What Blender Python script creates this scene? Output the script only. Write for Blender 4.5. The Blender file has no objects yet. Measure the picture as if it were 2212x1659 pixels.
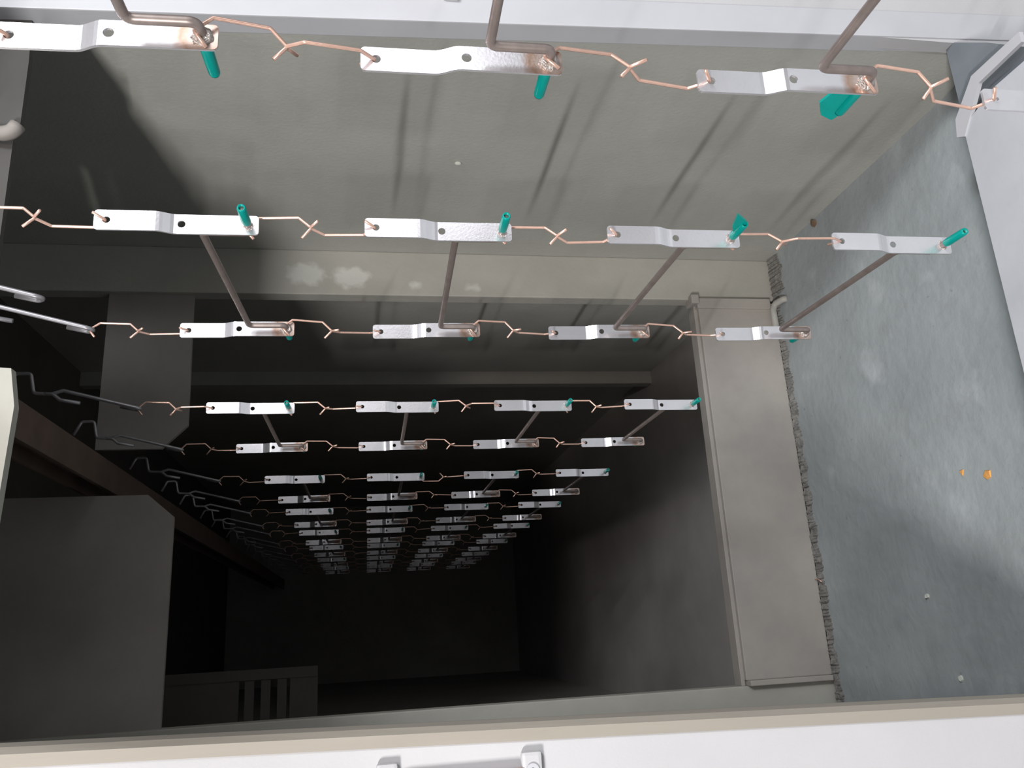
import bpy, bmesh, math, random
from mathutils import Vector, Matrix
random.seed(7)
S = bpy.context.scene
COL = S.collection
PI = math.pi
H = 1.52                       # eye height above the tunnel floor; depths "p" are measured downwards from it
def Zp(p): return H - p

# ------------------------------------------------------------------ helpers
def link(name, me, mat=None, parent=None):
    o = bpy.data.objects.new(name, me)
    COL.objects.link(o)
    if mat is not None:
        me.materials.append(mat)
    if parent is not None:
        o.parent = parent
    return o
def from_bm(name, bm, mat, parent=None, smooth=False):
    bmesh.ops.recalc_face_normals(bm, faces=bm.faces)
    me = bpy.data.meshes.new(name)
    bm.to_mesh(me); bm.free()
    if smooth:
        for p in me.polygons: p.use_smooth = True
    return link(name, me, mat, parent)
def struct(o):
    o['kind'] = 'structure'; return o
def tag(o, label, cat, group=None):
    o['label'] = label; o['category'] = cat
    if group: o['group'] = group
    return o
def empty(name, loc):
    o = bpy.data.objects.new(name, None); o.location = loc
    o.empty_display_size = .02
    COL.objects.link(o); return o
def box(bm, x0, x1, y0, y1, z0, z1, bevel=0):
    b2 = bmesh.new()
    vs = [b2.verts.new((x, y, z)) for x in (x0, x1) for y in (y0, y1) for z in (z0, z1)]
    for f in ((0,1,3,2),(4,6,7,5),(0,4,5,1),(2,3,7,6),(0,2,6,4),(1,5,7,3)):
        b2.faces.new([vs[i] for i in f])
    if bevel:
        bmesh.ops.bevel(b2, geom=b2.edges[:], offset=bevel, segments=2, affect='EDGES', profile=.6)
    m = bpy.data.meshes.new('tmp'); b2.to_mesh(m); b2.free(); bm.from_mesh(m); bpy.data.meshes.remove(m)
    return bm
def boxobj(name, mat, *a, bevel=0, parent=None):
    return from_bm(name, box(bmesh.new(), *a, bevel=bevel), mat, parent)
def prism(bm, pts, axis, a0, a1):
    """polygon pts extruded along axis; pts are the two other coordinates in x,y,z order"""
    def v(p, a):
        if axis == 'y': return (p[0], a, p[1])
        if axis == 'x': return (a, p[0], p[1])
        return (p[0], p[1], a)
    A = [bm.verts.new(v(p, a0)) for p in pts]; B = [bm.verts.new(v(p, a1)) for p in pts]
    bm.faces.new(A); bm.faces.new(B[::-1])
    n = len(pts)
    for i in range(n):
        bm.faces.new((A[i], B[i], B[(i+1) % n], A[(i+1) % n]))
    return bm
def rounded(pts, r, seg=5):
    pts = [Vector(p) for p in pts]; out = [pts[0]]
    for i in range(1, len(pts)-1):
        a, b, c = pts[i-1], pts[i], pts[i+1]
        u = (a-b).normalized(); w = (c-b).normalized()
        ang = u.angle(w)
        t = min(r/max(math.tan(ang/2), .05), .48*(a-b).length, .48*(c-b).length)
        p0, p2 = b+u*t, b+w*t
        for k in range(seg+1):
            s = k/seg
            out.append((1-s)**2*p0 + 2*s*(1-s)*b + s*s*p2)
    out.append(pts[-1]); return out
def tube(bm, pts, r, n=10, bend=0, seg=5, cap=True, radii=None):
    pts = rounded(pts, bend, seg) if bend else [Vector(p) for p in pts]
    T = []
    for i in range(len(pts)):
        a = pts[max(i-1, 0)]; b = pts[min(i+1, len(pts)-1)]
        T.append((b-a).normalized())
    ref = Vector((0, 0, 1)) if abs(T[0].z) < .9 else Vector((1, 0, 0))
    N = (ref - T[0]*ref.dot(T[0])).normalized()
    rings = []
    for i, p in enumerate(pts):
        if i: 
            N = N - T[i]*N.dot(T[i]); N.normalize()
        B = T[i].cross(N)
        rr = radii[i] if radii else r
        rings.append([bm.verts.new(p + (N*math.cos(2*PI*k/n) + B*math.sin(2*PI*k/n))*rr) for k in range(n)])
    for a, b in zip(rings, rings[1:]):
        for k in range(n):
            bm.faces.new((a[k], a[(k+1) % n], b[(k+1) % n], b[k]))
    if cap:
        bm.faces.new(rings[0][::-1]); bm.faces.new(rings[-1])
    return bm

# ------------------------------------------------------------------ materials
def M(name, col, rough=.6, metal=0., noise=0., nscale=5., col2=None, bump=0., bscale=60., rand=0., stretch=None, spec=.5):
    m = bpy.data.materials.new(name); m.use_nodes = True
    nt = m.node_tree; L = nt.links; b = nt.nodes['Principled BSDF']
    b.inputs['Base Color'].default_value = (*col, 1); b.inputs['Roughness'].default_value = rough
    b.inputs['Metallic'].default_value = metal
    b.inputs['Specular IOR Level'].default_value = spec
    tc = nt.nodes.new('ShaderNodeTexCoord')
    src = tc.outputs['Object']
    if stretch:
        mp = nt.nodes.new('ShaderNodeMapping'); mp.inputs['Scale'].default_value = stretch
        L.new(src, mp.inputs['Vector']); src = mp.outputs['Vector']
    if noise or col2:
        n = nt.nodes.new('ShaderNodeTexNoise'); n.inputs['Scale'].default_value = nscale
        n.inputs['Detail'].default_value = 7; n.inputs['Roughness'].default_value = .62
        L.new(src, n.inputs['Vector'])
        r = nt.nodes.new('ShaderNodeValToRGB')
        c2 = col2 if col2 else tuple(c*(1-noise) for c in col)
        r.color_ramp.elements[0].position = .32; r.color_ramp.elements[0].color = (*c2, 1)
        r.color_ramp.elements[1].position = .68; r.color_ramp.elements[1].color = (*col, 1)
        L.new(n.outputs['Fac'], r.inputs['Fac']); out = r.outputs['Color']
    else:
        rgb = nt.nodes.new('ShaderNodeRGB'); rgb.outputs[0].default_value = (*col, 1); out = rgb.outputs[0]
    if rand:
        oi = nt.nodes.new('ShaderNodeObjectInfo')
        hs = nt.nodes.new('ShaderNodeHueSaturation')
        mr = nt.nodes.new('ShaderNodeMapRange'); mr.inputs['To Min'].default_value = 1-rand; mr.inputs['To Max'].default_value = 1.
        L.new(oi.outputs['Random'], mr.inputs['Value']); L.new(mr.outputs['Result'], hs.inputs['Value'])
        L.new(out, hs.inputs['Color']); out = hs.outputs['Color']
    L.new(out, b.inputs['Base Color'])
    if bump:
        n2 = nt.nodes.new('ShaderNodeTexNoise'); n2.inputs['Scale'].default_value = bscale; n2.inputs['Detail'].default_value = 6
        L.new(src, n2.inputs['Vector'])
        bp = nt.nodes.new('ShaderNodeBump'); bp.inputs['Strength'].default_value = bump; bp.inputs['Distance'].default_value = .01
        L.new(n2.outputs['Fac'], bp.inputs['Height']); L.new(bp.outputs['Normal'], b.inputs['Normal'])
    return m
def nodes_of(m):
    nt = m.node_tree; return nt, nt.links, nt.nodes['Principled BSDF']
def math_node(nt, op, a, b=None):
    n = nt.nodes.new('ShaderNodeMath'); n.operation = op
    for i, v in enumerate((a, b)):
        if v is None: continue
        if hasattr(v, 'links') or hasattr(v, 'is_linked'): nt.links.new(v, n.inputs[i])
        else: n.inputs[i].default_value = v
    return n.outputs[0]
def overlay(m, fac, col):
    """mix another colour into the base colour where fac is 1"""
    nt, L, b = nodes_of(m)
    old = b.inputs['Base Color'].links[0].from_socket
    mx = nt.nodes.new('ShaderNodeMix'); mx.data_type = 'RGBA'
    L.new(fac, mx.inputs['Factor']); L.new(old, mx.inputs[6]); mx.inputs[7].default_value = (*col, 1)
    L.new(mx.outputs[2], b.inputs['Base Color'])
def blotches(m, col, scale, lo, hi, amount=1., stretch=None, w=0.):
    nt, L, b = nodes_of(m)
    tc = nt.nodes.new('ShaderNodeTexCoord'); mp = nt.nodes.new('ShaderNodeMapping')
    mp.inputs['Scale'].default_value = stretch or (1, 1, 1); mp.inputs['Location'].default_value = (w, w*.7, w*1.3)
    L.new(tc.outputs['Object'], mp.inputs['Vector'])
    n = nt.nodes.new('ShaderNodeTexNoise'); n.inputs['Scale'].default_value = scale; n.inputs['Detail'].default_value = 5
    L.new(mp.outputs['Vector'], n.inputs['Vector'])
    mr = nt.nodes.new('ShaderNodeMapRange'); mr.inputs['From Min'].default_value = lo; mr.inputs['From Max'].default_value = hi
    mr.inputs['To Max'].default_value = amount
    L.new(n.outputs['Fac'], mr.inputs['Value']); overlay(m, mr.outputs['Result'], col)
def spot(m, centre, radius, soft, col, amount=1., noise=0., nscale=20., scale=(1, 1, 1), ymask=False):
    """a stain with a place of its own on a surface"""
    nt, L, b = nodes_of(m)
    tc = nt.nodes.new('ShaderNodeTexCoord')
    vm = nt.nodes.new('ShaderNodeVectorMath'); vm.operation = 'SUBTRACT'; vm.inputs[1].default_value = centre
    L.new(tc.outputs['Object'], vm.inputs[0])
    vs = nt.nodes.new('ShaderNodeVectorMath'); vs.operation = 'MULTIPLY'; vs.inputs[1].default_value = scale
    L.new(vm.outputs[0], vs.inputs[0])
    ln = nt.nodes.new('ShaderNodeVectorMath'); ln.operation = 'LENGTH'; L.new(vs.outputs[0], ln.inputs[0])
    d = ln.outputs['Value']
    if noise:
        n = nt.nodes.new('ShaderNodeTexNoise'); n.inputs['Scale'].default_value = nscale; n.inputs['Detail'].default_value = 4
        L.new(tc.outputs['Object'], n.inputs['Vector'])
        d = math_node(nt, 'ADD', d, math_node(nt, 'MULTIPLY', math_node(nt, 'SUBTRACT', n.outputs['Fac'], .5), noise))
    mr = nt.nodes.new('ShaderNodeMapRange'); mr.inputs['From Min'].default_value = radius; mr.inputs['From Max'].default_value = radius-soft
    mr.inputs['To Max'].default_value = amount
    L.new(d, mr.inputs['Value']); out = mr.outputs['Result']
    if ymask:                                   # only on the two faces the rod is welded to
        sx = nt.nodes.new('ShaderNodeSeparateXYZ'); L.new(tc.outputs['Object'], sx.inputs[0])
        g = math_node(nt, 'ABSOLUTE', math_node(nt, 'SUBTRACT', sx.outputs['Y'], .225))
        out = math_node(nt, 'MULTIPLY', out, math_node(nt, 'LESS_THAN', g, .2155))
    overlay(m, out, col)

m_wall = M('wall_paint', (.45, .445, .41), .75, noise=.16, nscale=2.2, bump=.12, bscale=90)
m_inner = M('inner_wall_paint', (.44, .43, .40), .42, noise=.25, nscale=1.6, bump=.1, bscale=70)
m_floor = M('floor_concrete', (.355, .385, .40), .62, noise=.22, nscale=3.0, bump=.35, bscale=26)
blotches(m_floor, (.24, .25, .26), 7, .60, .75, .4)
blotches(m_floor, (.17, .17, .19), 30, .70, .76, .55, w=3.)
blotches(m_floor, (.55, .58, .60), 5, .60, .75, .5, w=8.)
m_inner_floor = M('inner_floor', (.46, .435, .42), .42, noise=.3, nscale=1.4, bump=.1, bscale=40)
m_jamb = M('jamb_paint', (.42, .405, .365), .7, noise=.14, nscale=3.5, bump=.1, bscale=80)
m_sill_beam = M('threshold_paint', (.40, .37, .335), .6, noise=.2, nscale=3.0, col2=(.31, .285, .27), bump=.06, bscale=60)
m_baffle = M('baffle_paint', (.30, .27, .25), .7, noise=.2, nscale=4)
m_front = M('white_panel_paint', (.50, .49, .505), .55, noise=.04, nscale=6, bump=.05, bscale=200)
m_lip = M('lip_paint', (.50, .50, .53), .5, noise=.06, nscale=5)
m_gasket = M('cream_edge_trim', (.36, .325, .28), .6, noise=.15, nscale=3, stretch=(1, 1, .15), bump=.12, bscale=40)
m_sill = M('sill_steel', (.52, .53, .57), .45, noise=.1, nscale=6, bump=.05)
m_cornerplate = M('blue_grey_steel', (.20, .225, .25), .5, noise=.15, nscale=9, bump=.08, bscale=30)
m_grout = M('crumbling_grout', (.26, .25, .235), .9, noise=.5, nscale=40, bump=1., bscale=70)
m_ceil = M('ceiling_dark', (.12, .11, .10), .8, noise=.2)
m_darkplate = M('dark_grey_plate', (.075, .07, .066), .8, noise=.2, nscale=6)  # even near-black grey for the right header plate and the slot plates
m_track = M('track_brown', (.15, .105, .085), .6, noise=.3, nscale=8)
m_strip = M('galvanised_strip', (.78, .765, .80), .22, metal=.72, noise=.08, nscale=22, rand=.10, bump=.02, bscale=300)
m_rod = M('bare_steel_rod', (.33, .27, .25), .42, metal=.55, noise=.3, nscale=30, rand=.15)
m_weld = M('bright_weld', (.78, .70, .66), .28, metal=.8, noise=.4, nscale=160, bump=.6, bscale=250)
m_copper = M('copper_wire', (.90, .58, .47), .32, metal=.6, noise=.15, nscale=80, rand=.2)
m_hanger = M('grey_steel_wire', (.36, .35, .37), .4, metal=.6, noise=.25, nscale=40)
m_orange = M('orange_flake', (.75, .36, .10), .8, noise=.2, nscale=50)
m_pale = M('pale_chip', (.55, .56, .52), .8)
m_dark = M('dark_gap', (.015, .015, .02), .9)
m_pipe = M('painted_pipe', (.42, .41, .38), .6, noise=.2, nscale=20)
m_green = M('green_silicone', (.0, .40, .35), .28, noise=.1, nscale=60)
nt, L, b = nodes_of(m_green)
b.inputs['Transmission Weight'].default_value = .35; b.inputs['IOR'].default_value = 1.3
b.inputs['Subsurface Weight'].default_value = .0
blotches(m_strip, (.50, .44, .46), 26, .60, .74, .40, w=2.)
# heat tint round the weld on the strips
spot(m_strip, (0, .225, -.186), .030, .010, (.42, .22, .12), .8, noise=.010, nscale=90, scale=(1, 0, 1), ymask=True)
spot(m_strip, (0, .225, -.186), .019, .007, (.60, .50, .46), .8, noise=.010, nscale=150, scale=(1, 0, 1), ymask=True)
# weathering with a place of its own
for c in ((1.20, 2.6, Zp(-.20)), (1.19, 2.6, Zp(-.05)), (1.165, 2.6, Zp(.17)), (1.16, 2.6, Zp(.37))):
    spot(m_jamb, c, .075 if c[2] > Zp(.1) else .03, .03, (.62, .62, .58), .7, noise=.09, nscale=28, scale=(1.6, 0, 1))
# paint sag lines on the floor
spot(m_floor, (.36, 1.40, 0), .17, .03, (.27, .28, .29), .55, noise=.16, nscale=16, scale=(1, 1.2, 0))

# ------------------------------------------------------------------ the oven: floor, walls, ceiling
XR, XL = 1.29, -.42
PC = -1.35                     # ceiling
YO, YP, Y2, YE = 1.43, 2.64, 4.02, 8.6
ZF = -.36                      # the hall floor lies lower than the oven floor
struct(boxobj('floor', m_floor, XL-.2, XR+.2, YO+.002, YP, -.05, 0))
struct(boxobj('floor_hall', m_floor, -3.2, 3.2, -4.0, YO, ZF-.05, ZF)).name = 'floor.002'
struct(boxobj('floor_inner', m_inner_floor, XL-.2, XR+.2, YP, YE+.2, -.05, 0)).name = 'floor.001'
struct(boxobj('wall_right', m_wall, XR, XR+.12, YO+.045, YP+.06, 0, Zp(PC)))
struct(boxobj('wall_right', m_inner, XR, XR+.12, YP+.06, YE+.1, 0, Zp(PC)))
struct(boxobj('wall_left', m_inner, XL-.12, XL, YO+.045, YE+.1, 0, Zp(PC)))
struct(boxobj('wall_back', m_inner, XL, XR, YE, YE+.1, 0, Zp(PC)))
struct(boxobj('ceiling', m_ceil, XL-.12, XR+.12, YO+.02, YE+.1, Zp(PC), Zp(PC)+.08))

# outer front wall, one flat sheet with the opening left free
X1, X0 = 1.238, -.147
ZH = Zp(-1.6)
struct(boxobj('wall_front', m_front, X1+.05, 3.2, YO, YO+.035, ZF, ZH))
# outer header: two plates with the slot for the hangers between them
bm = bmesh.new()
prism(bm, [(X0-.03, Zp(-.600)), (.40, Zp(-.578)), (.466, Zp(-.590)), (.474, Zp(-.70)), (.474, ZH), (X0-.03, ZH)], 'y', YO, YO+.02)
struct(from_bm('trim_1', bm, m_jamb))
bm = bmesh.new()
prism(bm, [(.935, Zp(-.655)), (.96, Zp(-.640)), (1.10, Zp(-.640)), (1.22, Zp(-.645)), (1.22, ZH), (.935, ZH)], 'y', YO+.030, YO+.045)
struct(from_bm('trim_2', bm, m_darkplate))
bm = bmesh.new()  # plates added to close the slot and keep lamp light off the wall
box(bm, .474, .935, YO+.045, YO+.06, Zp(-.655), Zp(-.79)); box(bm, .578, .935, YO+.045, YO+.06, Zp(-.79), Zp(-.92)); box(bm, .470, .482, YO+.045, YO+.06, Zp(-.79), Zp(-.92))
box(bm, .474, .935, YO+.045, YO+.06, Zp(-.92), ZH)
struct(from_bm('slot_light_blocker', bm, m_darkplate))
bm = bmesh.new()
tube(bm, [(.945, YO+.03, Zp(-.74)), (.935, YO+.026, Zp(-.665)), (.940, YO+.026, Zp(-.650)), (.955, YO+.026, Zp(-.642))], .014, 10, bend=.02)
struct(from_bm('trim_17', bm, m_baffle, None, True))
# the added light blocker covers the slot and reaches above the frame
# right lip of the opening (a returned sheet edge), left lip with the cream edge strip
def lean(o, k, z0):
    for v in o.data.vertices: v.co.x += k*(z0 - v.co.z)
    return o
struct(lean(boxobj('trim_3', m_lip, X1, X1+.075, YO-.004, YO+.05, ZF, ZH, bevel=.003), .05, Zp(.2)))
bm = bmesh.new()
prism(bm, [(X0, YO+.05), (X0+.003, YO+.014), (X0-.001, YO-.006), (X0-.010, YO-.016), (X0-.030, YO-.004), (X0-.030, YO+.05)], 'z', ZF, ZH)
struct(lean(from_bm('trim_4', bm, m_gasket), -.027, Zp(.2)))
bm = bmesh.new(); box(bm, -3.2, X0-.025, YO, YO+.035, ZF, ZH)
for v in bm.verts:
    if v.co.x > -1: v.co.x += -.027*(Zp(.2) - v.co.z)
struct(from_bm('wall_front', bm, m_front))
# sill of the opening: sheet top, cut away at the far corner
bm = bmesh.new()
zs = Zp(1.37)
prism(bm, [(X0-.03, .98), (1.03, .98), (1.085, YO-.20), (1.085, YO-.10), (1.055, YO+.005), (X0-.03, YO+.005)], 'z', zs-.004, zs)
box(bm, X0-.03, 1.04, YO-.035, YO-.03, ZF, zs-.004)
struct(from_bm('trim_5', bm, m_sill))
bm = bmesh.new()
prism(bm, [(1.06, 1.455), (1.30, 1.455), (1.285, 1.425), (1.215, 1.34), (1.13, 1.25), (1.07, 1.19), (1.04, 1.30)], 'z', zs-.03, zs-.024)
struct(from_bm('trim_6', bm, m_cornerplate))
bm = bmesh.new()
prism(bm, [(1.030, YO+.004), (1.042, YO+.026), (1.085, YO+.018), (1.150, YO-.055), (1.150, YO-.20), (1.125, YO-.20), (1.120, YO-.07)], 'z', zs-.006, zs+.004)
fl = from_bm('bent_flange', bm, m_lip)
tag(fl, 'pale bent steel flange end lying across the sill corner at the upper right', 'flange')

# ------------------------------------------------------------------ first partition inside: jambs, threshold, baffle plates
struct(boxobj('trim_7', m_jamb, 1.125, XR, YP, YP+.06, 0, Zp(PC), bevel=.004))
struct(boxobj('trim_8', m_jamb, XL, -.222, YP, YP+.06, 0, Zp(PC), bevel=.004))
th = bmesh.new()
box(th, -.205, 1.11, YP-.012, YP+.05, .012, Zp(1.205), bevel=.003)
box(th, -.222, 1.13, YP+.004, YP+.055, Zp(1.205)-.002, Zp(1.205)+.012, bevel=.002)   # rolled top edge
box(th, -.222, -.205, YP-.03, YP+.05, .02, Zp(1.21), bevel=.003)                      # left end flange
box(th, 1.085, 1.125, YP-.02, YP+.02, .03, Zp(1.20), bevel=.003)                      # right end flange
box(th, 1.10, 1.135, YP-.03, YP+.03, Zp(1.205), Zp(1.175), bevel=.004)                # end tab
struct(from_bm('trim_9', th, m_sill_beam))
bm = bmesh.new()
prism(bm, [(1.126, Zp(-.83)), (1.126, Zp(-.565)), (.675, Zp(-.560)), (.60, Zp(-.635)), (.60, Zp(-.83))], 'y', YP+.02, YP+.035)
struct(from_bm('trim_10', bm, m_baffle))
bm = bmesh.new()
prism(bm, [(-.223, Zp(PC)), (-.223, Zp(-.585)), (.385, Zp(-.585)), (.455, Zp(-.665)), (.455, Zp(PC))], 'y', YP+.02, YP+.035)
struct(from_bm('trim_11', bm, m_baffle))
# crumbling grout along the foot of the threshold
bm = bmesh.new()
n = 300
prev = None
for i in range(n+1):
    x = -.30 + (XR+.30)*i/n
    w = .026 + .008*math.sin(i*.31) + random.uniform(-.007, .007)
    if x > 1.14: w += .05
    hgt = .006 + random.uniform(-.003, .006)
    ring = [bm.verts.new((x, YP-.012, .0)), bm.verts.new((x, YP-.013, hgt+.006)), bm.verts.new((x, YP-.014-w*random.uniform(.3, .6), hgt)), bm.verts.new((x, YP-.012-w, -.002))]
    if prev:
        for k in range(3): bm.faces.new((prev[k], prev[k+1], ring[k+1], ring[k]))
    prev = ring
g = from_bm('trim_12', bm, m_grout); struct(g)

# second frame deeper in
struct(boxobj('trim_13', m_inner, 1.222, XR, Y2, Y2+.06, 0, Zp(PC)))
struct(boxobj('trim_14', m_inner, XL, -.36, Y2, Y2+.06, 0, Zp(PC)))
# conveyor track above the slots, running through the tunnel
tr = empty('conveyor_track', (.53, 1.6, Zp(-.80)))
tag(tr, 'brown conveyor track overhead running through the slots in the dark baffle plates', 'track')
bm = bmesh.new()
box(bm, -.045, .045, -2.6, YE-1.7, 0, .012); box(bm, -.006, .006, -2.6, YE-1.7, .012, .09); box(bm, -.045, .045, -2.6, YE-1.7, .09, .10)
from_bm('rail', bm, m_track, tr)

# vent grille on the inner left wall
vg = empty('vent_grille', (-.36, Y2, Zp(-.5)))
tag(vg, 'dim slotted vent panel in the darkness at lower left, behind the baffle', 'vent')
bm = bmesh.new()
box(bm, -.01, .21, -.03, -.018, .06, .40)                       # blank end
box(bm, .20, .245, -.035, -.015, -.28, .40); box(bm, -.01, .02, -.03, -.015, -.28, .06); box(bm, -.01, .21, -.03, -.018, -.28, -.16)
from_bm('frame', bm, m_ceil, vg)
for k in range(3):
    boxobj('slat', m_ceil, .02, .20, -.028, -.016, -.145+.07*k, -.105+.07*k, parent=vg)

# ------------------------------------------------------------------ strip brackets: two strips joined by a bent rod
LS, WS, TS, JOG, BL = .200, .027, .003, .009, .450
def jog(z):
    t = (-z-.072)/.026
    t = max(0., min(1., t)); t = t*t*(3-2*t)
    return JOG*t
def strip_bm(back):
    bm = bmesh.new()
    def loop(pts):
        vs = [bm.verts.new((x, 0, z)) for x, z in pts]
        return [bm.edges.new((vs[i], vs[(i+1) % len(vs)])) for i in range(len(vs))]
    r = .0045; out = []
    for cx, cz, a0 in ((WS/2-r, -r, 0), (-WS/2+r, -r, 90), (-WS/2+r, -LS+r, 180), (WS/2-r, -LS+r, 270)):
        for k in range(5):
            a = math.radians(a0 + k*22.5); out.append((cx+r*math.cos(a), cz+r*math.sin(a)))
    ed = loop(out)
    for hz, hr in ((-.0150, .0046), (-.1035, .0050)):
        ed += loop([(hr*math.cos(2*PI*k/16), hz+hr*math.sin(2*PI*k/16)) for k in range(16)])
    bmesh.ops.triangle_fill(bm, use_beauty=True, edges=ed)
    for i in range(9):
        bmesh.ops.bisect_plane(bm, geom=bm.verts[:]+bm.edges[:]+bm.faces[:], plane_co=(0, 0, -.070-.004*i), plane_no=(0, 0, 1))
    ret = bmesh.ops.extrude_face_region(bm, geom=bm.faces[:])
    for v in ret['geom']:
        if isinstance(v, bmesh.types.BMVert): v.co.y += TS
    for v in bm.verts:
        v.co.y += -TS/2 + jog(v.co.z)
        if back: v.co.y = BL - v.co.y
    return bm
ZR = -.186
YI = JOG + .021               # the run of the rod beside the strip
def rod_bm():
    pts = [(0, -.040, ZR), (0, YI, ZR), (0, YI, -.124), (0, BL-YI, -.124), (0, BL-YI, ZR), (0, BL+.040, ZR)]
    return tube(bmesh.new(), pts, .0050, 12, bend=.009, seg=6)
def weld_bm(y, s):
    bm = bmesh.new()
    rnd = random.Random(3)
    bmesh.ops.create_icosphere(bm, subdivisions=3, radius=1)
    for v in bm.verts:
        k = 1 + rnd.uniform(-.16, .16)
        v.co = Vector((v.co.x*.0098*k, y + s*.002 + v.co.y*.0048*k, ZR + v.co.z*.0098*k))
    return bm
def cap_bm(y0, s, tip=True):
    bm = bmesh.new()
    prof = [(.010, .0056), (.014, .0062), (.050, .0058), (.053, .0050)]
    n = 14; rings = []
    for d, r in prof + [(.053, .0036), (.040, .0032)]:
        rings.append([bm.verts.new((r*math.cos(2*PI*k/n), y0 + s*d, ZR + r*math.sin(2*PI*k/n))) for k in range(n)])
    for a, b_ in zip(rings, rings[1:]):
        for k in range(n): bm.faces.new((a[k], a[(k+1) % n], b_[(k+1) % n], b_[k]))
    bm.faces.new(rings[-1])
    return bm
def flag_bm(y0, s, wide):
    """a flap of tape folded round the cap"""
    bm = bmesh.new()
    if wide: P = [(.006, .0), (.016, .024), (.040, .030), (.060, .018), (.066, .002), (.052, -.003)]
    else: P = [(.016, .0), (.040, .013), (.078, .021), (.062, .002), (.052, -.004)]
    A = [bm.verts.new((.0015+.12*dz, y0 + s*d, ZR + dz)) for d, dz in P]
    B = [bm.verts.new((-.0015+.12*dz, y0 + s*d, ZR + dz)) for d, dz in P]
    bm.faces.new(A); bm.faces.new(B[::-1])
    for i in range(len(P)): j = (i+1) % len(P); bm.faces.new((A[i], B[i], B[j], A[j]))
    return bm
proto = empty('strip_bracket', (0, 0, 0))
YF, YB = JOG, BL-JOG
from_bm('strip', strip_bm(False), m_strip, proto)
from_bm('strip', strip_bm(True), m_strip, proto)
from_bm('bent_rod', rod_bm(), m_rod, proto, True)
from_bm('weld', weld_bm(YF, 1), m_weld, proto, True)
from_bm('weld', weld_bm(YB, -1), m_weld, proto, True)
from_bm('masking_cap', cap_bm(YF, -1), m_green, proto, True)
from_bm('masking_cap', cap_bm(YB, 1), m_green, proto, True)
def copy_tree(o, parent=None):
    c = o.copy(); COL.objects.link(c); c.parent = parent
    for ch in o.children: copy_tree(ch, c)
    return c

# rows of strips, nearest first: depth, X, and the level of the four strip tops (measured downwards from the eye)
ROWS = [
    (.235, .535, (-.350, -.012, .335, .680)),
    (.685, .542, (-.334, -.004, .346, .688)),
    (.998, .523, (-.338, -.001, .336, .683)),
    (1.450, .543, (-.328, .013, .349, .694)),
    (1.938, .532, (-.369, -.024, .314, .652)),
    (2.384, .534, (-.367, -.022, .317, .653)),
    (2.858, .529, (-.342, .002, .342, .678)),
    (3.307, .531, (-.342, .002, .341, .678)),
    (3.628, .530, (-.343, .000, .341, .677)),
    (4.090, .532, (-.344, .000, .339, .676)),
    (4.393, .530, (-.345, .000, .338, .675)),
    (4.842, .528, (-.343, .002, .343, .677)),
    (5.127, .530, (-.342, .002, .341, .679)),
    (5.640, .530, (-.340, .002, .340, .681)),
    (5.990, .530, (-.342, .001, .341, .679)),
    (6.440, .530, (-.342, .001, .341, .679)),
    (6.760, .530, (-.342, .001, .341, .679)),
    (7.210, .530, (-.342, .001, .341, .679)),
]
NTH = ['', 'topmost', 'second', 'third', 'fourth', 'fifth', 'sixth', 'seventh', 'eighth', 'ninth', 'tenth', 'eleventh',
       'twelfth', 'thirteenth', 'fourteenth', 'fifteenth', 'sixteenth', 'seventeenth']
LEV = ['leftmost', 'second', 'third', 'rightmost']
LEVL = ['leftmost of four', 'second from left', 'third from left', 'rightmost of four']
first = True
brackets = {}
for i in range(0, len(ROWS), 2):
    for l in range(4):
        a, b_ = ROWS[i], ROWS[i+1]
        P0 = Vector((a[1], a[0], Zp(a[2][l]))); P1 = Vector((b_[1], b_[0], Zp(b_[2][l])))
        d = (P1-P0).normalized(); mid = (P0+P1)/2
        o = proto if first else copy_tree(proto); first = False
        q = Vector((0, 1, 0)).rotation_difference(d)
        o.rotation_mode = 'QUATERNION'; o.rotation_quaternion = q
        o.location = mid - d*(BL/2)
        brackets[(i, l)] = o
        if i == 0:
            lab = ['silver strip with rod at top left, cut by the left edge, rust ring at weld',
                   'silver strip bracket in the topmost row with upright rod, straight green cap below',
                   'silver strip bracket in the topmost row with fan shaped green tape below',
                   'strip end cut off by the right edge in the topmost row'][l]
        else:
            lab = 'silver double strip bracket joining %s and %s rows, %s' % (NTH[i], NTH[i+1], LEVL[l])
        tag(o, lab, 'bracket', 'strip brackets hung in chains')
# flaps of green tape on two caps
f = from_bm('tape_flag', flag_bm(YB, 1, True), m_green, brackets[(0, 2)])
f = from_bm('tape_flag', flag_bm(YF, -1, False), m_green, brackets[(2, 2)])

# ------------------------------------------------------------------ copper wire hooks
LH = .084
def hook_bm(sag=0):
    o, s = .0155, .0165
    pts = [(-o*.95, 0, -.009-.003), (0, 0, 0), (o, 0, -s), (o, 0, -LH+s), (0, 0, -LH), (-o*.95, 0, -LH+.012)]
    return tube(bmesh.new(), pts, .0019, 8, bend=.0025, seg=3)
hp = from_bm('wire_hook', hook_bm(), m_copper, None, True)
used = [False]
def place_hook(P, Q, side, label):
    """hook from P down to Q, its straight back towards side"""
    o = hp if not used[0] else hp.copy()
    if used[0]: COL.objects.link(o)
    used[0] = True
    zc = (P-Q); Ln = zc.length; zc.normalize()
    xc = (side - zc*side.dot(zc)).normalized(); yc = zc.cross(xc)
    o.matrix_world = Matrix.Translation(P) @ Matrix((xc, yc, zc)).transposed().to_4x4() @ Matrix.Diagonal((1, 1, Ln/LH, 1))
    tag(o, label, 'hook', 'copper wire hooks')
    return o
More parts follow.
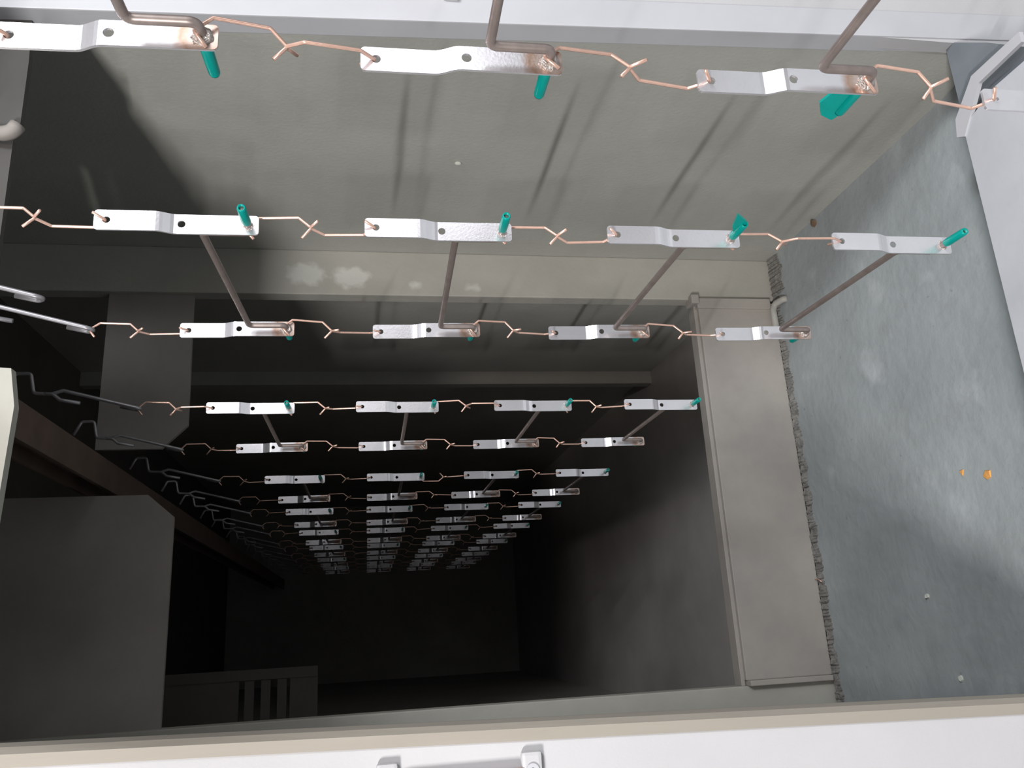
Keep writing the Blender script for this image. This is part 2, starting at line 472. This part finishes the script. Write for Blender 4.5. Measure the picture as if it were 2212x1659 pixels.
def pt(i, l, kind):
    """hole or rod seat of a strip in row i, level l"""
    o = brackets[(i - i % 2, l)]
    bk = i % 2
    if kind == 'hole': v = Vector((0, BL if bk else 0, -.0150))
    else: v = Vector((0, (BL-JOG-.010) if bk else JOG+.010, ZR+.006))
    q = o.rotation_quaternion
    return o.location + q @ v
FRONT = {(1, 1), (2, 3), (4, 2), (4, 0)}
hang_pts = {}
for i in range(1, len(ROWS)):
    row = NTH[i]
    for l in range(4):
        Q = pt(i, l, 'hole') + Vector((0, 0, .001))
        if l == 0:
            P = Q + Vector((0, 0, .166)); hang_pts[i] = P
            where = 'before the leftmost strip'
        else:
            P = pt(i, l-1, 'seat'); where = 'after the %s strip' % LEV[l-1]
        J = (P+Q)/2 + Vector((random.uniform(-.003, .003), 0, random.uniform(-.002, .002)))
        s1 = Vector((-1 if (i, l) == (6, 2) else 1, random.uniform(-.3, .3), 0))
        s2 = Vector((random.uniform(-.25, .25), -1 if (i, l) in FRONT else 1, 0))
        place_hook(P, J - Vector((0, 0, .001)), s1, 'copper hook, left one of the pair %s, %s row from top' % (where, row) if i > 1 else 'copper hook, left one of the pair %s, topmost row' % where)
        place_hook(J + Vector((0, 0, .001)), Q, s2, 'copper hook, right one of the pair %s, %s row from top' % (where, row) if i > 1 else 'copper hook, right one of the pair %s, topmost row' % where)

# ------------------------------------------------------------------ steel hangers with two prongs, hung from the track
def hanger_bms():
    r = .0042
    a = tube(bmesh.new(), [(.045, 0, .283), (.083, 0, .264), (.083, 0, .232), (.036, 0, .222), (.034, 0, .185), (.042, 0, .160), (0, .0, .0), (0, .011, -.007), (0, .018, .004), (.008, .018, .040)], r, 10, bend=.010, seg=5)
    b = tube(bmesh.new(), [(.035, 0, .200), (.033, 0, .180), (.020, 0, .165), (.012, 0, .122)], r, 10, bend=.008, seg=4)
    return a, b
hroot = empty('hanger_hook', (0, 0, 0))
ha, hb = hanger_bms()
from_bm('long_prong', ha, m_hanger, hroot, True); from_bm('short_prong', hb, m_hanger, hroot, True)
usedh = False
for i in sorted(hang_pts):
    o = hroot if not usedh else copy_tree(hroot); usedh = True
    P = hang_pts[i]
    o.location = P + Vector((0, -.009, -.001))
    tag(o, 'grey steel two pronged hanger holding the %s chain from the top' % NTH[i] if i > 1 else 'grey steel two pronged hanger holding the topmost chain', 'hanger', 'steel hangers on the track')
o = copy_tree(hroot); o.location = (.56, 1.34, Zp(-.528))
tag(o, 'empty steel hanger loop at left edge between the second and third rows', 'hanger', 'steel hangers on the track')

# ------------------------------------------------------------------ handles on the front wall
def handle(name, x, za, zb, lab):
    t = empty(name, (x, YO, (za+zb)/2))
    tag(t, lab, 'handle')
    hz = (za-zb)/2
    for s in (1, -1):
        bm = bmesh.new()
        z0 = s*hz
        box(bm, -.028, .028, -.016, 0, z0-.017, z0+.017, bevel=.006)
        l = from_bm('mounting_lug', bm, m_front, t)
        bm = bmesh.new(); n = 18
        prof = [(.0, .011), (-.003, .011), (-.003, .0045), (.004, .0045)]
        rings = [[bm.verts.new((rr*math.cos(2*PI*k/n), -.016+y, z0+rr*math.sin(2*PI*k/n))) for k in range(n)] for y, rr in prof]
        for a, b_ in zip(rings, rings[1:]):
            for k in range(n): bm.faces.new((a[k], a[(k+1) % n], b_[(k+1) % n], b_[k]))
        from_bm('screw_ring', bm, m_lip, l)
        boxobj('screw', m_dark, -.0045, .0045, -.0162, -.0150, z0-.0045, z0+.0045, parent=l)
    tube(bb := bmesh.new(), [(-.004, -.010, hz-.012), (-.004, -.016, hz-.03), (-.004, -.016, -hz+.03), (-.004, -.010, -hz+.012)], .010, 12, bend=.014)
    from_bm('grip_bar', bb, m_pinkbar, t, True)
    return t
m_pinkbar = M('pinkish_bar', (.62, .48, .46), .5, noise=.1)
handle('panel_handle', -.222, Zp(.030), Zp(.262), 'white handle with two screw lugs on the white panel below the cream trim')
handle('panel_handle', 1.318, Zp(.004), Zp(.182), 'grey handle lug cut by the top edge on the white panel')

# ------------------------------------------------------------------ small things on the floor
def flake(name, mat, x, y, r, hgt, sides, lab, cat, z=0., rot=0.):
    bm = bmesh.new(); rnd = random.Random(int(x*1000+y*77))
    pts = [(r*rnd.uniform(.75, 1.15)*math.cos(2*PI*k/sides+rot), r*rnd.uniform(.75, 1.15)*math.sin(2*PI*k/sides+rot)) for k in range(sides)]
    prism(bm, pts, 'z', 0, hgt)
    for v in bm.verts:
        if v.co.z > 0: v.co.x *= .85; v.co.y *= .85; v.co.z *= rnd.uniform(.6, 1.2)
    o = from_bm(name, bm, mat); o.location = (x, y, z)
    tag(o, lab, cat); return o
flake('paint_flake', m_orange, .298, 1.775, .015, .004, 5, 'larger orange paint flake on the grey floor at right', 'flake', rot=.4)
flake('paint_flake', m_orange, .322, 1.86, .010, .003, 3, 'small orange triangular flake beside the larger orange flake', 'flake', rot=1.2)
flake('pale_pebble', m_pale, .02, 2.09, .008, .008, 6, 'small pale pebble alone on the grey floor at lower right', 'pebble')
flake('pale_pebble', m_pale, -.135, 1.73, .012, .010, 6, 'pale lump at far right near the bottom of the floor', 'pebble')
flake('pale_pebble', m_pale, -.19, 2.02, .008, .006, 6, 'tiny pale pebble on the floor just above the bottom trim', 'pebble')
flake('concrete_chip', M('brown_chip', (.20, .13, .08), .9, noise=.4, nscale=60), 1.272, 2.30, .014, .016, 5, 'brown chip in the floor corner at the wall, above the fourth strip', 'chip', rot=.3)
# bead of filler stuck on the right wall
bm = bmesh.new(); bmesh.ops.create_icosphere(bm, subdivisions=2, radius=.008)
for v in bm.verts: v.co.z *= 1.3; v.co.x *= .7
o = from_bm('filler_lump', bm, m_pale, None, True); o.location = (XR-.003, 2.05, Zp(.263))
tag(o, 'single pale filler lump stuck on the grey wall between rod shadows', 'lump')
# snippet of wire on the foot of the threshold
o = from_bm('wire_snippet', tube(bmesh.new(), [(0, .012, .012), (0, 0, .008), (-.010, -.016, .006)], .0018, 8, bend=.004), m_copper, None, True)
o.location = (.10, YP-.03, .012)
tag(o, 'short bent copper wire snippet lying along the threshold foot', 'wire')
# bent pipe in the corner behind the bottom strip
bm = tube(bmesh.new(), [(1.00, YP-.030, .028), (1.075, YP-.032, .030), (1.098, YP-.034, .022), (1.10, YP-.075, .010), (1.10, YP-.085, -.002)], .012, 12, bend=.018)
o = from_bm('bent_pipe', bm, m_pipe, None, True)
tag(o, 'short bent grey pipe in the floor corner at the right end of threshold', 'pipe')

# ------------------------------------------------------------------ camera
cam = bpy.data.cameras.new('camera'); co = bpy.data.objects.new('camera', cam); COL.objects.link(co)
f_px = 1760.
cam.sensor_width = 36; cam.lens = 36*f_px/2212; cam.clip_start = .02
e = Vector((.98432428, -.00409663, .17632052)); x_ = Vector((-.05523437, -.95659903, .2861249)); d_ = Vector((-.16749589, .29137863, .94182993))
right = Vector((x_[0], d_[0], -e[0])); down = Vector((x_[1], d_[1], -e[1])); fwd = Vector((x_[2], d_[2], -e[2]))
R = Matrix((right, -down, -fwd)).transposed()
co.matrix_world = Matrix.Translation((0, 0, H)) @ R.to_4x4()
S.camera = co

# ------------------------------------------------------------------ light
def area(name, loc, target, sx, sy, power, col=(1, 1, 1)):
    l = bpy.data.lights.new(name, 'AREA'); l.shape = 'RECTANGLE'; l.size = sx; l.size_y = sy; l.energy = power; l.color = col
    o = bpy.data.objects.new(name, l); COL.objects.link(o)
    z = (Vector(loc)-Vector(target)).normalized()
    yv = Vector((0, 1, 0)); yv = (yv - z*yv.dot(z)).normalized(); xv = yv.cross(z)
    o.matrix_world = Matrix.Translation(loc) @ Matrix((xv, yv, z)).transposed().to_4x4()
    return o
area('tube_lamp', (-2.33, -1.75, Zp(-1.364)), (.9, 1.8, Zp(.4)), .05, .9, 150, (1, .985, .96))
area('tube_lamp_upper', (-2.33, -1.75, Zp(-1.62)), (.9, 1.8, Zp(.4)), .05, .9, 40, (1, .985, .96))
area('high_bay_lamp', (2.4, -2.5, Zp(-2.45)), (.5, 2.2, Zp(1.0)), .8, .8, 165, (.93, .97, 1))
area('high_bay_lamp_far', (.2, -4.0, Zp(-3.0)), (.8, 3.5, Zp(.8)), .5, .5, 70, (1, .90, .83))
area('daylight_doorway', (3.12, -2.6, Zp(-.75)), (.6, 1.6, Zp(.0)), 2.6, 2.7, 52, (.98, .985, 1))
w = bpy.data.worlds.new('world'); S.world = w; w.use_nodes = True
nt = w.node_tree; bg = nt.nodes['Background']
tc = nt.nodes.new('ShaderNodeTexCoord'); sp = nt.nodes.new('ShaderNodeSeparateXYZ'); nt.links.new(tc.outputs['Generated'], sp.inputs[0])
rp = nt.nodes.new('ShaderNodeValToRGB'); mr = nt.nodes.new('ShaderNodeMapRange')
mr.inputs['From Min'].default_value = -1; mr.inputs['From Max'].default_value = 1
nt.links.new(sp.outputs['Z'], mr.inputs['Value']); nt.links.new(mr.outputs['Result'], rp.inputs['Fac'])
rp.color_ramp.elements[0].position = .47; rp.color_ramp.elements[0].color = (.05, .05, .055, 1)
rp.color_ramp.elements[1].position = .75; rp.color_ramp.elements[1].color = (1, .99, 1, 1)
nt.links.new(rp.outputs['Color'], bg.inputs['Color']); bg.inputs['Strength'].default_value = .3

S.view_settings.view_transform = 'Standard'; S.view_settings.look = 'None'; S.view_settings.gamma = 1
S.view_settings.use_curve_mapping = False
S.view_settings.exposure = 0
